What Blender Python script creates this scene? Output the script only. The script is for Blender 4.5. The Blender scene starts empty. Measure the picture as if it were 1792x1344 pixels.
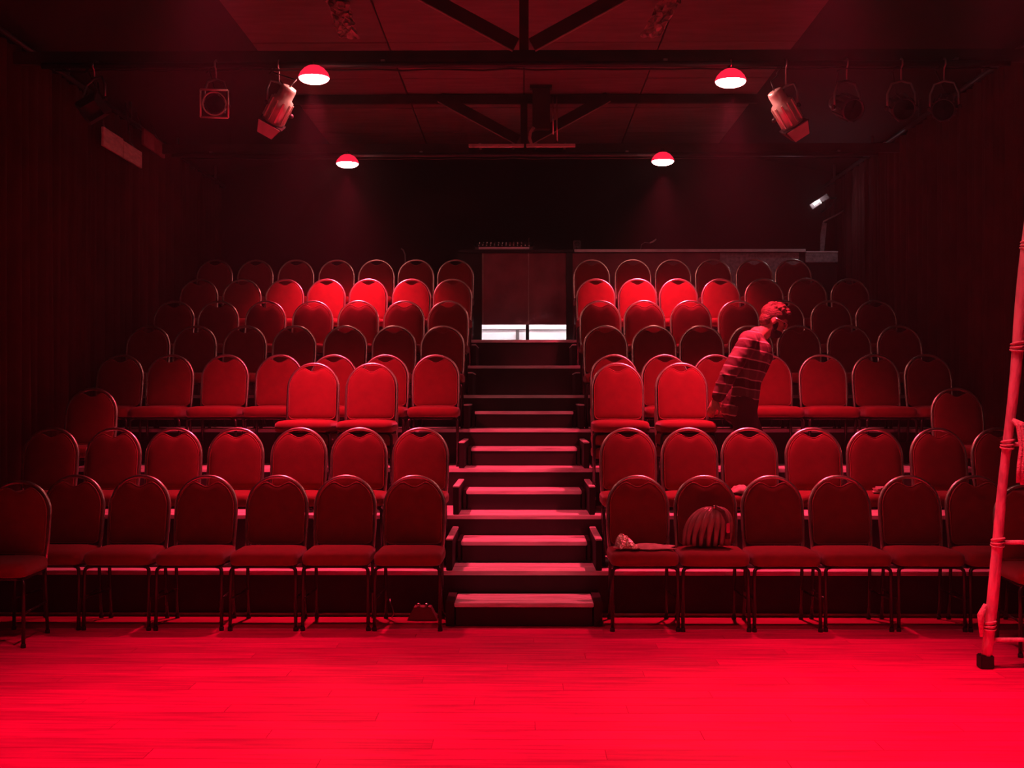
import bpy, bmesh, math, random
from mathutils import Vector, Matrix, Euler
random.seed(7)
sc = bpy.context.scene
C = sc.collection
PI = math.pi

# ------------------------------------------------------------------ camera, world, exposure
F = 2100.0            # focal length in pixels of the 1792 px wide frame
EYE = 1.48
cam = bpy.data.cameras.new('camera'); cam.sensor_width = 36.0; cam.lens = 36.0 * F / 1792.0
cam.clip_start = 0.05; cam.clip_end = 100
camo = bpy.data.objects.new('camera', cam); C.objects.link(camo)
camo.location = (0, 0, EYE)
camo.rotation_euler = (math.radians(90 + math.degrees(math.atan(23 / F))), 0, math.atan(21 / F))
sc.camera = camo
world = bpy.data.worlds.new('dark_world'); sc.world = world; world.use_nodes = True
world.node_tree.nodes['Background'].inputs[0].default_value = (0.5, 0.01, 0.03, 1)
world.node_tree.nodes['Background'].inputs[1].default_value = 0.004
sc.view_settings.view_transform = 'Standard'
sc.view_settings.look = 'None'
sc.view_settings.gamma = 1.0
sc.view_settings.use_curve_mapping = False
sc.view_settings.exposure = 0.0
sc.cycles.use_adaptive_sampling = True; sc.cycles.adaptive_threshold = 0.08; sc.cycles.adaptive_min_samples = 10
sc.cycles.caustics_reflective = False; sc.cycles.caustics_refractive = False
sc.cycles.volume_bounces = 0; sc.cycles.max_bounces = 3; sc.cycles.diffuse_bounces = 3; sc.cycles.glossy_bounces = 2; sc.cycles.transmission_bounces = 2
LAMP_COLOR = (1.0, 0.030, 0.082)      # the red of the stage lamps
LAMP_POWER = 1020.0
LAMP_CONE = 88.0
FLOOR_LAMP_POWER = 820.0
HAZE = 0.0062

# ------------------------------------------------------------------ materials
MATS = {}
def mat(name, color, rough=0.6, metal=0.0, noise=0.0, nscale=8.0, bump=0.0, bscale=60.0, sheen=0.0, rand=0.0,
        emit=None, estr=0.0, spec=0.5, stretch=None):
    m = bpy.data.materials.new(name); m.use_nodes = True
    nt = m.node_tree; N = nt.nodes; L = nt.links
    b = N['Principled BSDF']
    b.inputs['Base Color'].default_value = (*color, 1)
    b.inputs['Roughness'].default_value = rough
    b.inputs['Metallic'].default_value = metal
    b.inputs['Specular IOR Level'].default_value = spec
    if sheen:
        b.inputs['Sheen Weight'].default_value = sheen
        b.inputs['Sheen Roughness'].default_value = 0.5
    if emit:
        b.inputs['Emission Color'].default_value = (*emit, 1)
        b.inputs['Emission Strength'].default_value = estr
    tc = N.new('ShaderNodeTexCoord'); mp = N.new('ShaderNodeMapping'); L.new(tc.outputs['Object'], mp.inputs['Vector'])
    if stretch: mp.inputs['Scale'].default_value = stretch
    if noise or rand:
        hsv = N.new('ShaderNodeHueSaturation'); hsv.inputs['Color'].default_value = (*color, 1)
        val = None
        if noise:
            n = N.new('ShaderNodeTexNoise'); n.inputs['Scale'].default_value = nscale; n.inputs['Detail'].default_value = 5
            L.new(mp.outputs['Vector'], n.inputs['Vector'])
            mr = N.new('ShaderNodeMapRange'); mr.inputs['From Min'].default_value = 0.3; mr.inputs['From Max'].default_value = 0.7
            mr.inputs['To Min'].default_value = 1 - noise; mr.inputs['To Max'].default_value = 1 + noise
            L.new(n.outputs['Fac'], mr.inputs['Value']); val = mr.outputs['Result']
        if rand:
            oi = N.new('ShaderNodeObjectInfo'); mr2 = N.new('ShaderNodeMapRange')
            mr2.inputs['To Min'].default_value = 1 - rand; mr2.inputs['To Max'].default_value = 1 + rand
            L.new(oi.outputs['Random'], mr2.inputs['Value'])
            if val:
                mu = N.new('ShaderNodeMath'); mu.operation = 'MULTIPLY'; L.new(val, mu.inputs[0]); L.new(mr2.outputs['Result'], mu.inputs[1]); val = mu.outputs[0]
            else: val = mr2.outputs['Result']
        L.new(val, hsv.inputs['Value']); L.new(hsv.outputs['Color'], b.inputs['Base Color'])
    if bump:
        n2 = N.new('ShaderNodeTexNoise'); n2.inputs['Scale'].default_value = bscale; n2.inputs['Detail'].default_value = 3
        L.new(mp.outputs['Vector'], n2.inputs['Vector'])
        bp = N.new('ShaderNodeBump'); bp.inputs['Strength'].default_value = bump; bp.inputs['Distance'].default_value = 0.02
        L.new(n2.outputs['Fac'], bp.inputs['Height']); L.new(bp.outputs['Normal'], b.inputs['Normal'])
    MATS[name] = m
    return m
mat('fabric', (0.24, 0.022, 0.026), 0.85, noise=0.10, nscale=14, bump=0.12, bscale=220, sheen=0.25, rand=0.06, spec=0.25)
mat('chrome', (0.92, 0.84, 0.74), 0.24, 1.0)
mat('frame_metal', (0.06, 0.05, 0.045), 0.22, 0.6)
mat('arch_metal', (0.97, 0.92, 0.82), 0.32, 1.0)
mat('lit_edge', (0.34, 0.045, 0.05), 0.5, noise=0.1, nscale=20, spec=0.5)  # paler fabric red, a highlight put into the colour
mat('rubber', (0.012, 0.012, 0.012), 0.7)
mat('black_paint', (0.022, 0.018, 0.018), 0.55, noise=0.25, nscale=5, bump=0.06, bscale=30)
mat('black_board', (0.020, 0.010, 0.010), 0.6, noise=0.3, nscale=6, bump=0.08, bscale=25)
mat('black_cloth', (0.072, 0.02, 0.02), 0.8, noise=0.25, nscale=3, bump=0.1, bscale=160, spec=0.1)
mat('deck_wood', (0.86, 0.84, 0.84), 0.5, noise=0.30, nscale=5, bump=0.15, bscale=20, stretch=(0.7, 6, 6))
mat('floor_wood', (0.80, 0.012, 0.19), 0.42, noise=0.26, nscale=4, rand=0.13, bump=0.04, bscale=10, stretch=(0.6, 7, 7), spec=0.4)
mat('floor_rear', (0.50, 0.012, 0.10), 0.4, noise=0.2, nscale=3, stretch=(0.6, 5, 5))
mat('floor_base', (0.10, 0.02, 0.02), 0.7)
mat('ceiling_board', (0.24, 0.15, 0.15), 0.75, noise=0.2, nscale=3, rand=0.15, stretch=(0.6, 3, 1))
mat('matt_black', (0.010, 0.006, 0.006), 0.8, noise=0.2, nscale=6)
mat('wall_black', (0.03, 0.012, 0.014), 0.85, noise=0.2, nscale=2)
mat('timber_black', (0.05, 0.03, 0.028), 0.6, noise=0.3, nscale=6)
mat('timber_edge', (0.45, 0.32, 0.28), 0.6, noise=0.3, nscale=8)
mat('steel', (0.35, 0.33, 0.33), 0.35, 1.0)
mat('cable', (0.03, 0.025, 0.025), 0.5)
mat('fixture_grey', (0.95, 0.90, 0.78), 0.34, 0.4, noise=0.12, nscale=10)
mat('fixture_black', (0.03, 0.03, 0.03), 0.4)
mat('glass_dark', (0.02, 0.02, 0.025), 0.08)
mat('lamp_lens', (0.9, 0.4, 0.4), 0.3, emit=(1.0, 0.28, 0.27), estr=48.0)
mat('lamp_shade', (0.6, 0.05, 0.06), 0.5, emit=(1.0, 0.012, 0.045), estr=1.3)
mat('white_board', (0.88, 0.87, 0.88), 0.6)
mat('tube_light', (1, 1, 1), 0.4, emit=(1.0, 0.93, 0.96), estr=65.0)
mat('led_strip', (1, 1, 1), 0.4, emit=(1.0, 0.92, 0.97), estr=7.0)
mat('pale_wood', (0.72, 0.55, 0.50), 0.55, noise=0.25, nscale=7, stretch=(1, 1, 5), bump=0.1)
mat('ladder_wood', (0.95, 0.68, 0.68), 0.55, noise=0.3, nscale=9, stretch=(3, 3, 0.8), bump=0.3, bscale=25)
mat('rope', (0.92, 0.60, 0.58), 0.85, noise=0.2, nscale=40, bump=0.5, bscale=120)
mat('counter_face', (0.28, 0.09, 0.11), 0.7, noise=0.3, nscale=4)
mat('counter_edge', (0.92, 0.84, 0.86), 0.35, noise=0.15, nscale=12)
mat('grey_lit_face', (0.42, 0.37, 0.40), 0.9, noise=0.35, nscale=30, bump=0.3, bscale=60)  # grey-lilac tint of the white light put into the colour
mat('skin', (0.55, 0.30, 0.22), 0.55, noise=0.08, nscale=20, spec=0.35)
mat('hair', (0.16, 0.07, 0.05), 0.6, noise=0.35, nscale=30, stretch=(1, 1, 3), bump=0.5, bscale=60)
mat('beard', (0.03, 0.016, 0.014), 0.8, noise=0.3, nscale=60, bump=0.4, bscale=120)
mat('trousers', (0.10, 0.035, 0.045), 0.85, noise=0.25, nscale=8, bump=0.2, bscale=20)
mat('bag_skin', (0.42, 0.22, 0.22), 0.22, noise=0.2, nscale=12, bump=0.15, bscale=60)
mat('leather_black', (0.16, 0.08, 0.085), 0.2, noise=0.2, nscale=12, bump=0.15, bscale=60)
mat('sequin', (1.0, 0.93, 0.74), 0.3, 0.9, noise=0.3, nscale=70, bump=1.0, bscale=70)
mat('cloth_pale', (0.65, 0.45, 0.42), 0.8, noise=0.2, nscale=20, bump=0.3, bscale=60)
mat('paper', (0.75, 0.68, 0.66), 0.6)
mat('foil', (0.9, 0.6, 0.6), 0.35, 0.0, noise=0.4, nscale=18, bump=0.7, bscale=20)
mat('desk_grey', (0.12, 0.10, 0.10), 0.4)

def shirt_material():
    m = bpy.data.materials.new('striped_shirt'); m.use_nodes = True
    nt = m.node_tree; N = nt.nodes; L = nt.links; b = N['Principled BSDF']
    b.inputs['Roughness'].default_value = 0.85
    tc = N.new('ShaderNodeTexCoord'); sp = N.new('ShaderNodeSeparateXYZ')
    nz = N.new('ShaderNodeTexNoise'); nz.inputs['Scale'].default_value = 5; L.new(tc.outputs['Object'], nz.inputs['Vector'])
    L.new(tc.outputs['Object'], sp.inputs[0])
    def math_(op, a, bb=None):
        n = N.new('ShaderNodeMath'); n.operation = op
        for i, v in enumerate((a, bb)):
            if v is None: continue
            if isinstance(v, (int, float)): n.inputs[i].default_value = v
            else: L.new(v, n.inputs[i])
        return n.outputs[0]
    t = math_('ADD', sp.outputs['Z'], math_('MULTIPLY', sp.outputs['X'], 0.16))
    t = math_('ADD', t, math_('MULTIPLY', nz.outputs['Fac'], 0.035))
    a = math_('FRACT', math_('MULTIPLY', t, 13.5))
    thin = math_('LESS_THAN', a, 0.13)
    a2 = math_('FRACT', math_('MULTIPLY', t, 6.75))
    wide = math_('MULTIPLY', math_('LESS_THAN', a2, 0.5), 0.14)
    xx = math_('FRACT', math_('MULTIPLY', math_('ADD', sp.outputs['X'], sp.outputs['Y']), 11.0))
    ver = math_('MULTIPLY', math_('LESS_THAN', xx, 0.3), 0.08)
    fac = math_('ADD', math_('ADD', math_('MULTIPLY', thin, 0.75), wide), ver)
    fac = math_('MINIMUM', fac, 1.0)
    mx = N.new('ShaderNodeMix'); mx.data_type = 'RGBA'
    mx.inputs[6].default_value = (0.075, 0.022, 0.026, 1); mx.inputs[7].default_value = (0.75, 0.55, 0.52, 1)
    L.new(fac, mx.inputs[0]); L.new(mx.outputs[2], b.inputs['Base Color'])
    MATS['striped_shirt'] = m
shirt_material()

# ------------------------------------------------------------------ mesh helpers
class MB:
    def __init__(s): s.v = []; s.f = []; s.sm = []
    def add(s, vs, fs, smooth=False):
        o = len(s.v); s.v += [tuple(p) for p in vs]; s.f += [tuple(i + o for i in q) for q in fs]; s.sm += [smooth] * len(fs); return s
    def box(s, x0, x1, y0, y1, z0, z1, bev=0.0, M=None):
        if bev <= 0:
            vs = [(x, y, z) for z in (z0, z1) for y in (y0, y1) for x in (x0, x1)]
            fs = [(0, 2, 3, 1), (4, 5, 7, 6), (0, 1, 5, 4), (2, 6, 7, 3), (0, 4, 6, 2), (1, 3, 7, 5)]
        else:
            bm = bmesh.new()
            r = bmesh.ops.create_cube(bm, size=1)
            for v in bm.verts: v.co = Vector(((x0 + x1) / 2 + v.co.x * (x1 - x0), (y0 + y1) / 2 + v.co.y * (y1 - y0), (z0 + z1) / 2 + v.co.z * (z1 - z0)))
            bmesh.ops.bevel(bm, geom=bm.edges[:], offset=bev, segments=2, affect='EDGES')
            bm.verts.index_update()
            vs = [v.co.copy() for v in bm.verts]; fs = [tuple(v.index for v in f.verts) for f in bm.faces]; bm.free()
        if M is not None: vs = [M @ Vector(p) for p in vs]
        return s.add(vs, fs)
    def tube(s, path, r, n=8, closed=False, cap=True, ell=1.0):
        P = [Vector(p) for p in path]; k = len(P)
        R = r if isinstance(r, (list, tuple)) else [r] * k
        vs = []; prev = None
        for i in range(k):
            a = P[i - 1] if (i > 0 or closed) else P[i]
            b = P[(i + 1) % k] if (i < k - 1 or closed) else P[i]
            t = (b - a); t = t.normalized() if t.length > 1e-9 else Vector((0, 0, 1))
            if prev is None:
                up = Vector((0, 0, 1)) if abs(t.z) < 0.9 else Vector((1, 0, 0))
                nrm = (up - t * up.dot(t)).normalized()
            else:
                nrm = (prev - t * prev.dot(t))
                nrm = nrm.normalized() if nrm.length > 1e-6 else t.orthogonal().normalized()
            prev = nrm; bn = t.cross(nrm)
            for j in range(n):
                q = 2 * PI * j / n
                vs.append(P[i] + nrm * (math.cos(q) * R[i]) + bn * (math.sin(q) * R[i] * ell))
        fs = []
        for i in range(k if closed else k - 1):
            i2 = (i + 1) % k
            for j in range(n):
                j2 = (j + 1) % n
                fs.append((i * n + j, i * n + j2, i2 * n + j2, i2 * n + j))
        s.add(vs, fs, True)
        if cap and not closed:
            o = len(s.v) - len(vs)
            s.f += [tuple(o + j for j in range(n))[::-1], tuple(o + (k - 1) * n + j for j in range(n))]; s.sm += [False, False]
        return s
    def lathe(s, prof, n=24, M=None, smooth=True):
        vs = []; k = len(prof)
        for (r, z) in prof:
            for j in range(n):
                q = 2 * PI * j / n; vs.append(Vector((r * math.cos(q), r * math.sin(q), z)))
        fs = [(i * n + j, i * n + (j + 1) % n, (i + 1) * n + (j + 1) % n, (i + 1) * n + j) for i in range(k - 1) for j in range(n)]
        if prof[0][0] > 1e-6: fs.append(tuple(range(n))[::-1])
        if prof[-1][0] > 1e-6: fs.append(tuple((k - 1) * n + j for j in range(n)))
        if M is not None: vs = [M @ p for p in vs]
        return s.add(vs, fs, smooth)
    def ellipsoid(s, c, r, n=16, m=10, M=None):
        vs = []; c = Vector(c)
        for i in range(1, m):
            a = PI * i / m
            for j in range(n):
                b = 2 * PI * j / n
                p = Vector((r[0] * math.sin(a) * math.cos(b), r[1] * math.sin(a) * math.sin(b), r[2] * math.cos(a)))
                vs.append(c + (M @ p if M is not None else p))
        top = Vector((0, 0, r[2])); bot = -top
        vs.append(c + (M @ top if M is not None else top)); vs.append(c + (M @ bot if M is not None else bot))
        T = len(vs) - 2; B = T + 1; fs = []
        for i in range(m - 2):
            for j in range(n):
                j2 = (j + 1) % n; fs.append((i * n + j, (i + 1) * n + j, (i + 1) * n + j2, i * n + j2))
        for j in range(n):
            j2 = (j + 1) % n; fs.append((T, j, j2)); fs.append((B, (m - 2) * n + j2, (m - 2) * n + j))
        return s.add(vs, fs, True)
    def rings(s, rings, smooth=True, caps=True):
        n = len(rings[0]); vs = [p for r in rings for p in r]
        fs = [(i * n + j, i * n + (j + 1) % n, (i + 1) * n + (j + 1) % n, (i + 1) * n + j) for i in range(len(rings) - 1) for j in range(n)]
        if caps: fs += [tuple(range(n))[::-1], tuple((len(rings) - 1) * n + j for j in range(n))]
        return s.add(vs, fs, smooth)
    def prism(s, poly, axis, a, b):
        # poly of 2D points, extruded along axis ('x','y','z') between a and b
        def p3(u, v, w): return {'x': (w, u, v), 'y': (u, w, v), 'z': (u, v, w)}[axis]
        n = len(poly); vs = [p3(u, v, a) for u, v in poly] + [p3(u, v, b) for u, v in poly]
        fs = [tuple(range(n))[::-1], tuple(n + i for i in range(n))] + [(i, (i + 1) % n, n + (i + 1) % n, n + i) for i in range(n)]
        return s.add(vs, fs)
    def mesh(s, name, material):
        me = bpy.data.meshes.new(name); me.from_pydata(s.v, [], s.f)
        me.polygons.foreach_set('use_smooth', s.sm); me.update()
        bm = bmesh.new(); bm.from_mesh(me); bmesh.ops.recalc_face_normals(bm, faces=bm.faces[:]); bm.to_mesh(me); bm.free()
        me.materials.append(MATS[material]); return me
    def build(s, name, material, parent=None, loc=None, rot=None):
        o = bpy.data.objects.new(name, s.mesh(name, material)); C.objects.link(o)
        if parent is not None: o.parent = parent
        if loc: o.location = loc
        if rot: o.rotation_euler = rot
        return o
def tag(o, label=None, cat=None, group=None, kind=None):
    if label: o['label'] = label
    if cat: o['category'] = cat
    if group: o['group'] = group
    if kind: o['kind'] = kind
    return o
def thing(name, label, cat, loc=(0, 0, 0), rotz=0.0, group=None, rot=None):
    o = bpy.data.objects.new(name, None); C.objects.link(o); o.empty_display_size = 0.1
    o.location = loc; o.rotation_euler = rot if rot else (0, 0, rotz)
    return tag(o, label, cat, group)
def copy_tree(o, parent=None):
    c = o.copy(); C.objects.link(c); c.parent = parent
    for ch in o.children: copy_tree(ch, c)
    return c
def X_(px, Y): return (px - 917.0) * Y / F          # helpers used to read sizes off the photograph
def Z_(py, Y): return EYE - (py - 695.0) * Y / F

# ------------------------------------------------------------------ room shell
RISE = 0.30; TREAD = 0.80; Y1 = 8.17
def PY(k): return Y1 + TREAD * (k - 1)
YB = 15.3
fl = MB().box(-4.1, 4.1, -1.0, YB, -0.15, -0.022).build('floor', 'floor_base'); tag(fl, kind='structure')
plank_meshes = {}
row = 0; y = 3.9; PW = 0.145
while y < Y1 + 0.05:
    x = -4.05 - (row * 0.73) % 1.9
    while x < 4.05:
        x0 = max(x, -4.05); x1 = min(x + 1.9, 4.05)
        if x1 - x0 > 0.1:
            L_ = round(x1 - x0, 2)
            if L_ not in plank_meshes:
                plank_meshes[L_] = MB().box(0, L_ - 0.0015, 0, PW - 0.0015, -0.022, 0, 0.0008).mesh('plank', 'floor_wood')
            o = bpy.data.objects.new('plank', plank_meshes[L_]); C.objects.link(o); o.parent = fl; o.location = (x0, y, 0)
        x += 1.9
    y += PW; row += 1
    if y > 7.54 and PW < 1: break
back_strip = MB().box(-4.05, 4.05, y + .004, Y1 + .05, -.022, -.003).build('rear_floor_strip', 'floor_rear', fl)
MB().box(-4.05, 4.05, y - .001, y + .003, -.022, .0015).build('floor_joint', 'pale_wood', fl)
stage_rest = MB().box(-4.05, 4.05, -0.9, 3.898, -0.022, 0).build('stage_boards', 'floor_wood', fl); stage_rest['kind'] = 'stuff'
def shell(name, mb, m): return tag(mb.build(name, m), kind='structure')
shell('wall_left', MB().box(-4.2, -4.1, -1, YB + .1, -.1, 4.8), 'wall_black')
shell('wall_right', MB().box(4.1, 4.2, -1, YB + .1, -.1, 4.8), 'wall_black')
shell('wall_back', MB().box(-4.1, 4.1, YB, YB + .1, -.1, 4.8), 'wall_black')
CZ = 4.60
ceil = shell('ceiling', MB().box(-4.1, 4.1, -1, YB, CZ + .03, CZ + .1), 'wall_black')
pm = MB().box(0.006, 1.194, 0.006, 1.194, -0.004, 0.028, 0.004).mesh('panel', 'ceiling_board')
for i in range(4):
    for j in range(10):
        o = bpy.data.objects.new('panel', pm); C.objects.link(o); o.parent = ceil
        o.location = (-2.4 + 1.2 * i, 3.3 + 1.2 * j, CZ + random.uniform(-.004, .004))
for s, nm in ((-1, 'trim_1'), (1, 'trim_2')):      # sloped black soffits beside the middle of the ceiling
    shell(nm, MB().prism([(s * 2.42, CZ + .03), (s * 4.1, CZ - .30), (s * 4.1, CZ + .03)], 'y', -1, YB), 'wall_black')

# ------------------------------------------------------------------ seating platforms and stairs
ORD = ['first', 'second', 'third', 'fourth', 'fifth', 'sixth', 'seventh', 'eighth', 'ninth', 'tenth', 'eleventh', 'twelfth']
for k in range(1, 8):
    lab = ['lowest black-fronted seating platform with bare wood deck behind the front row',
           'second seating platform up, the one the bending person stands on',
           'third seating platform up from the floor, bare wood deck on black riser',
           'fourth seating platform up from the floor, dark riser crossing the stairs',
           'fifth seating platform up, level with the eye in the stairs',
           'sixth seating platform up, below the top landing, black riser',
           'topmost seating platform carrying the back row and the control booth'][k - 1]
    p = thing('seating_platform', lab, 'platform', (0, PY(k), 0), group='stepped seating platforms')
    z = RISE * k
    D = TREAD if k < 7 else YB - PY(7)
    W = 3.74
    # deck boards run along the row, so that the joints show on the treads
    nb = 4 if k < 7 else 5
    for b in range(nb):
        y0 = -0.012 + (D + 0.0) * b / nb; y1 = -0.012 + D * (b + 1) / nb - 0.004
        MB().box(-W, W, y0, y1, z - .03, z, 0.003).build('deck_board', 'deck_wood', p)
    MB().box(-W, W, 0.0, 0.018, z - RISE + (0.001 if k == 1 else 0.0), z - .031).build('riser_board', 'black_board', p)
    MB().box(-W, W, D - .03, D - .012, max(0.0, z - .33), z - .032).build('back_beam', 'black_board', p)
    if k < 7:
        for s in (-1, 1):
            c = MB().box(min(s * .488, s * .53), max(s * .488, s * .53), 0.0, D - .03, z + .001, z + .205, 0.003).build('side_board', 'matt_black', p)
            MB().box(min(s * .486, s * .532), max(s * .486, s * .532), 0.0, D - .03, z + .205, z + .217, 0.003).build('top_strip', 'deck_wood', c)
for k in range(1, 6):
    t = thing('wooden_step', ['bottom loose step at the foot of the stairs, widest in view', 'second half-height step up the stairs, bare wood tread',
              'third half-height step up the middle stairs', 'fourth half-height step up the middle stairs', 'highest of the half-height steps in the stairs'][k - 1],
              'step', (0, PY(k) - .4, RISE * (k - 1)), group='half-height steps of the stairs')
    w = .45
    MB().box(-w, w, -.005, .19, .122, .15, .004).build('tread_board', 'deck_wood', t)
    MB().box(-w, w, .194, .385, .122, .15, .004).build('tread_board', 'deck_wood', t)
    MB().box(-w + .01, w - .01, .008, .026, 0.001, .121).build('riser_board', 'black_board', t)
    for s in (-1, 1):
        wide = .507 if k == 1 else .474
        MB().box(min(s * .452, s * wide), max(s * .452, s * wide), 0, .385, 0.001, .155 if k > 1 else .16).build('side_board', 'black_board', t)
# thin pale batten along the floor where the lowest riser starts
for s, nm in ((-1, 'baseboard_left'), (1, 'baseboard_right')):
    shell(nm, MB().box(min(s * .53, s * 3.74), max(s * .53, s * 3.74), Y1 - .03, Y1 - .008, 0.001, .016), 'pale_wood')

# ------------------------------------------------------------------ chairs
BW = .20; BV = .745
def lean(z): return .19 + max(0.0, (z - .45)) * .17          # y of the reclining back at height z
def make_chair():
    t = thing('banquet_chair', 'x', 'chair')
    # seat cushion
    def ring(hw, y0, y1, rf, rb, z, crown=0.0):
        pts = []; n = 6
        for (cx, cy, a0, r) in ((hw - rf, y0 + rf, -PI / 2, rf), (hw - rb, y1 - rb, 0, rb), (-hw + rb, y1 - rb, PI / 2, rb), (-hw + rf, y0 + rf, PI, rf)):
            for i in range(n + 1):
                a = a0 + PI / 2 * i / n; pts.append((cx + r * math.cos(a), cy + r * math.sin(a), z))
        return pts
    MB().rings([ring(.199, -.215, .185, .05, .04, .412), ring(.213, -.232, .20, .06, .05, .422), ring(.217, -.236, .204, .06, .05, .452),
                ring(.213, -.232, .20, .06, .05, .478), ring(.199, -.216, .185, .06, .05, .493), ring(.16, -.165, .14, .06, .05, .502), ring(.07, -.07, .06, .04, .03, .506)]).build('seat', 'fabric', t)
    # backrest pad with the dipped top edge below the frame arch
    def outline(r, bot, zc):
        pts = []
        n = 40
        for i in range(n + 1):
            a = PI * i / n; u = r * math.cos(a); v = BV + r * math.sin(a)
            if abs(u) < .095: v -= .052 * (.5 + .5 * math.cos(PI * u / .095)) ** .9
            pts.append((u, v))
        rc = .035
        for i in range(5):
            a = PI + PI / 2 * i / 4; pts.append((-r + rc + rc * math.cos(a), bot + rc + rc * math.sin(a)))
        for i in range(5):
            a = 1.5 * PI + PI / 2 * i / 4; pts.append((r - rc + rc * math.cos(a), bot + rc + rc * math.sin(a)))
        return pts
    def lay(r, bot, off, sh=1.0):
        return [(u, lean(v) - off, v) for u, v in [(a * sh, .7 + (b - .7) * sh) for a, b in outline(r, bot, 0)]]
    MB().rings([lay(.187, .505, -.018, .93), lay(.187, .505, -.014, .985), lay(.187, .505, .002), lay(.187, .505, .016), lay(.187, .505, .026, .985), lay(.187, .505, .032, .93), lay(.187, .505, .036, .75), lay(.187, .505, .037, .3)]).build('backrest', 'fabric', t)
    bpy.context.view_layer.update()
    bk = [c for c in t.children if c.name.startswith('backrest')][0]
    MB().tube([(u, lean(v) - .0255, v) for u, v in [(a * .99, .7 + (b - .7) * .99) for a, b in outline(.187, .505, 0)]], .0042, 5, closed=True).build('lit_edge', 'lit_edge', bk)  # lit edge line of the pad, added as a paler tube
    # frame arch
    path = [(BW - .012, lean(.45), .42), (BW - .006, lean(.5), .5), (BW, lean(.62), .62)]
    for i in range(0, 25):
        a = PI * i / 24; v = BV + .2 * math.sin(a); path.append((BW * math.cos(a), lean(v), v))
    path += [(-BW, lean(.62), .62), (-BW + .006, lean(.5), .5), (-BW + .012, lean(.45), .42)]
    MB().tube(path, .0125, 10).build('back_frame', 'arch_metal', t)
    # rear legs, front legs
    for s in (-1, 1):
        lg = MB().tube([(s * .188, .19, .43), (s * .188, .195, .36), (s * .19, .235, .012)], .0115, 8).build('leg', 'frame_metal', t)
        MB().lathe([(.015, 0), (.0155, .02), (.012, .024)], 10, Matrix.Translation((s * .19, .236, 0))).build('foot_cap', 'rubber', lg)
        lg = MB().tube([(s * .165, -.17, .400), (s * .19, -.185, .398), (s * .203, -.196, .385), (s * .206, -.20, .365), (s * .208, -.205, .012)], .0115, 8).build('leg', 'frame_metal', t)
        MB().lathe([(.015, 0), (.0155, .02), (.012, .024)], 10, Matrix.Translation((s * .208, -.205, 0))).build('foot_cap', 'rubber', lg)
        MB().tube([(s * .207, -.203, .20), (s * .189, .214, .20)], .008, 6).build('stretcher', 'frame_metal', t)
    MB().tube([(-.165, -.17, .400), (.165, -.17, .400), (.185, -.12, .400), (.188, .18, .400), (-.188, .18, .400), (-.185, -.12, .400)], .010, 6, closed=True).build('seat_frame', 'frame_metal', t)
    return t
proto = make_chair(); used = [False]
def chair(x, y, z, rz, label, group):
    if not used[0]: o = proto; used[0] = True
    else: o = copy_tree(proto)
    o.location = (x, y, z); o.rotation_euler = (0, 0, rz); o['label'] = label; o['group'] = group
    return o
ROWN = {0: 'front row', 1: 'second row', 2: 'third row', 3: 'fourth row', 4: 'fifth row', 5: 'sixth row', 6: 'seventh row', 7: 'back row'}
NTH = ['nearest the stairs', 'second from the stairs', 'third from the stairs', 'fourth from the stairs', 'fifth from the stairs', 'sixth from the stairs', 'seventh from the stairs']
rows = {   # pixel columns of the backs, read off the photograph, per row and side of the stairs
    0: ([725, 605, 486, 362, 243, 130], [1116, 1232, 1349, 1467, 1588, 1700]),
    1: ([739, 631, 524, 414, 305, 196, 88], [1094, 1201, 1310, 1420, 1528, 1637, 1745]),
    3: ([766, 682, 588, 487, 393, 297, 205], [1074, 1160, 1250, 1343, 1437, 1531, 1622]),
    4: ([777, 690, 603, 514, 427, 340, 254], [1060, 1143, 1225, 1312, 1398, 1484, 1570]),
    5: ([793, 710, 628, 546, 463, 382, 303], [1045, 1126, 1209, 1291, 1372, 1454, 1536]),
    6: ([797, 720, 644, 573, 497, 423, 346], [1038, 1113, 1185, 1261, 1337, 1412, 1487]),
    7: ([797, 729, 659, 588, 518, 445, 374], [1036, 1108, 1178, 1248, 1318, 1388]),
}
chairs = {}
for r, (Ls, Rs) in rows.items():
    Yb = 8.06 if r == 0 else PY(r) + .70
    Yo = Yb - .25
    for side, cols in (('left', Ls), ('right', Rs)):
        for i, px in enumerate(cols):
            x = X_(px, Yb); jy = random.uniform(-.012, .012); rz = random.uniform(-.025, .025)
            lim = .765 if r else .72
            x = math.copysign(min(max(abs(x), lim if i == 0 else prevx + .447), 3.535), x); prevx = abs(x)
            lab = 'red arched banquet chair in the %s, %s side, %s' % (ROWN[r], side, NTH[i])
            chairs[(r, side, i)] = chair(x, Yo + jy, RISE * r, rz, lab, 'red banquet chairs in rows')
# chairs standing out in front of the row ends on the floor
chair(-3.17, 7.27, 0, .03, 'red banquet chair standing forward on the floor at the far left edge', 'red banquet chairs in rows')
chair(3.04, 7.06, 0, -.05, 'red banquet chair standing forward on the floor behind the ladder', 'red banquet chairs in rows')
# third row: only the end chairs and four stacks are left
chair(-3.48, PY(2) + .43, .6, .02, 'lone red banquet chair at the left curtain end of the emptied third row', 'red banquet chairs in rows')
chair(X_(1668, PY(2) + .7), PY(2) + .43, .6, -.03, 'lone red banquet chair at the right curtain end of the emptied third row', 'red banquet chairs in rows')
for px, where in ((650, 'left stack nearer the stairs'), (547, 'left stack farther from the stairs'), (1080, 'right stack beside the stairs'), (1192, 'right stack beside the bending person')):
    for n in range(3):
        chair(X_(px, 9.55), 9.34 - .012 * n, .6 + .10 * n, random.uniform(-.02, .02),
              '%s red chair of the third-row %s' % (('bottom', 'middle', 'top')[n], where), 'stacked red chairs in the third row')

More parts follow.
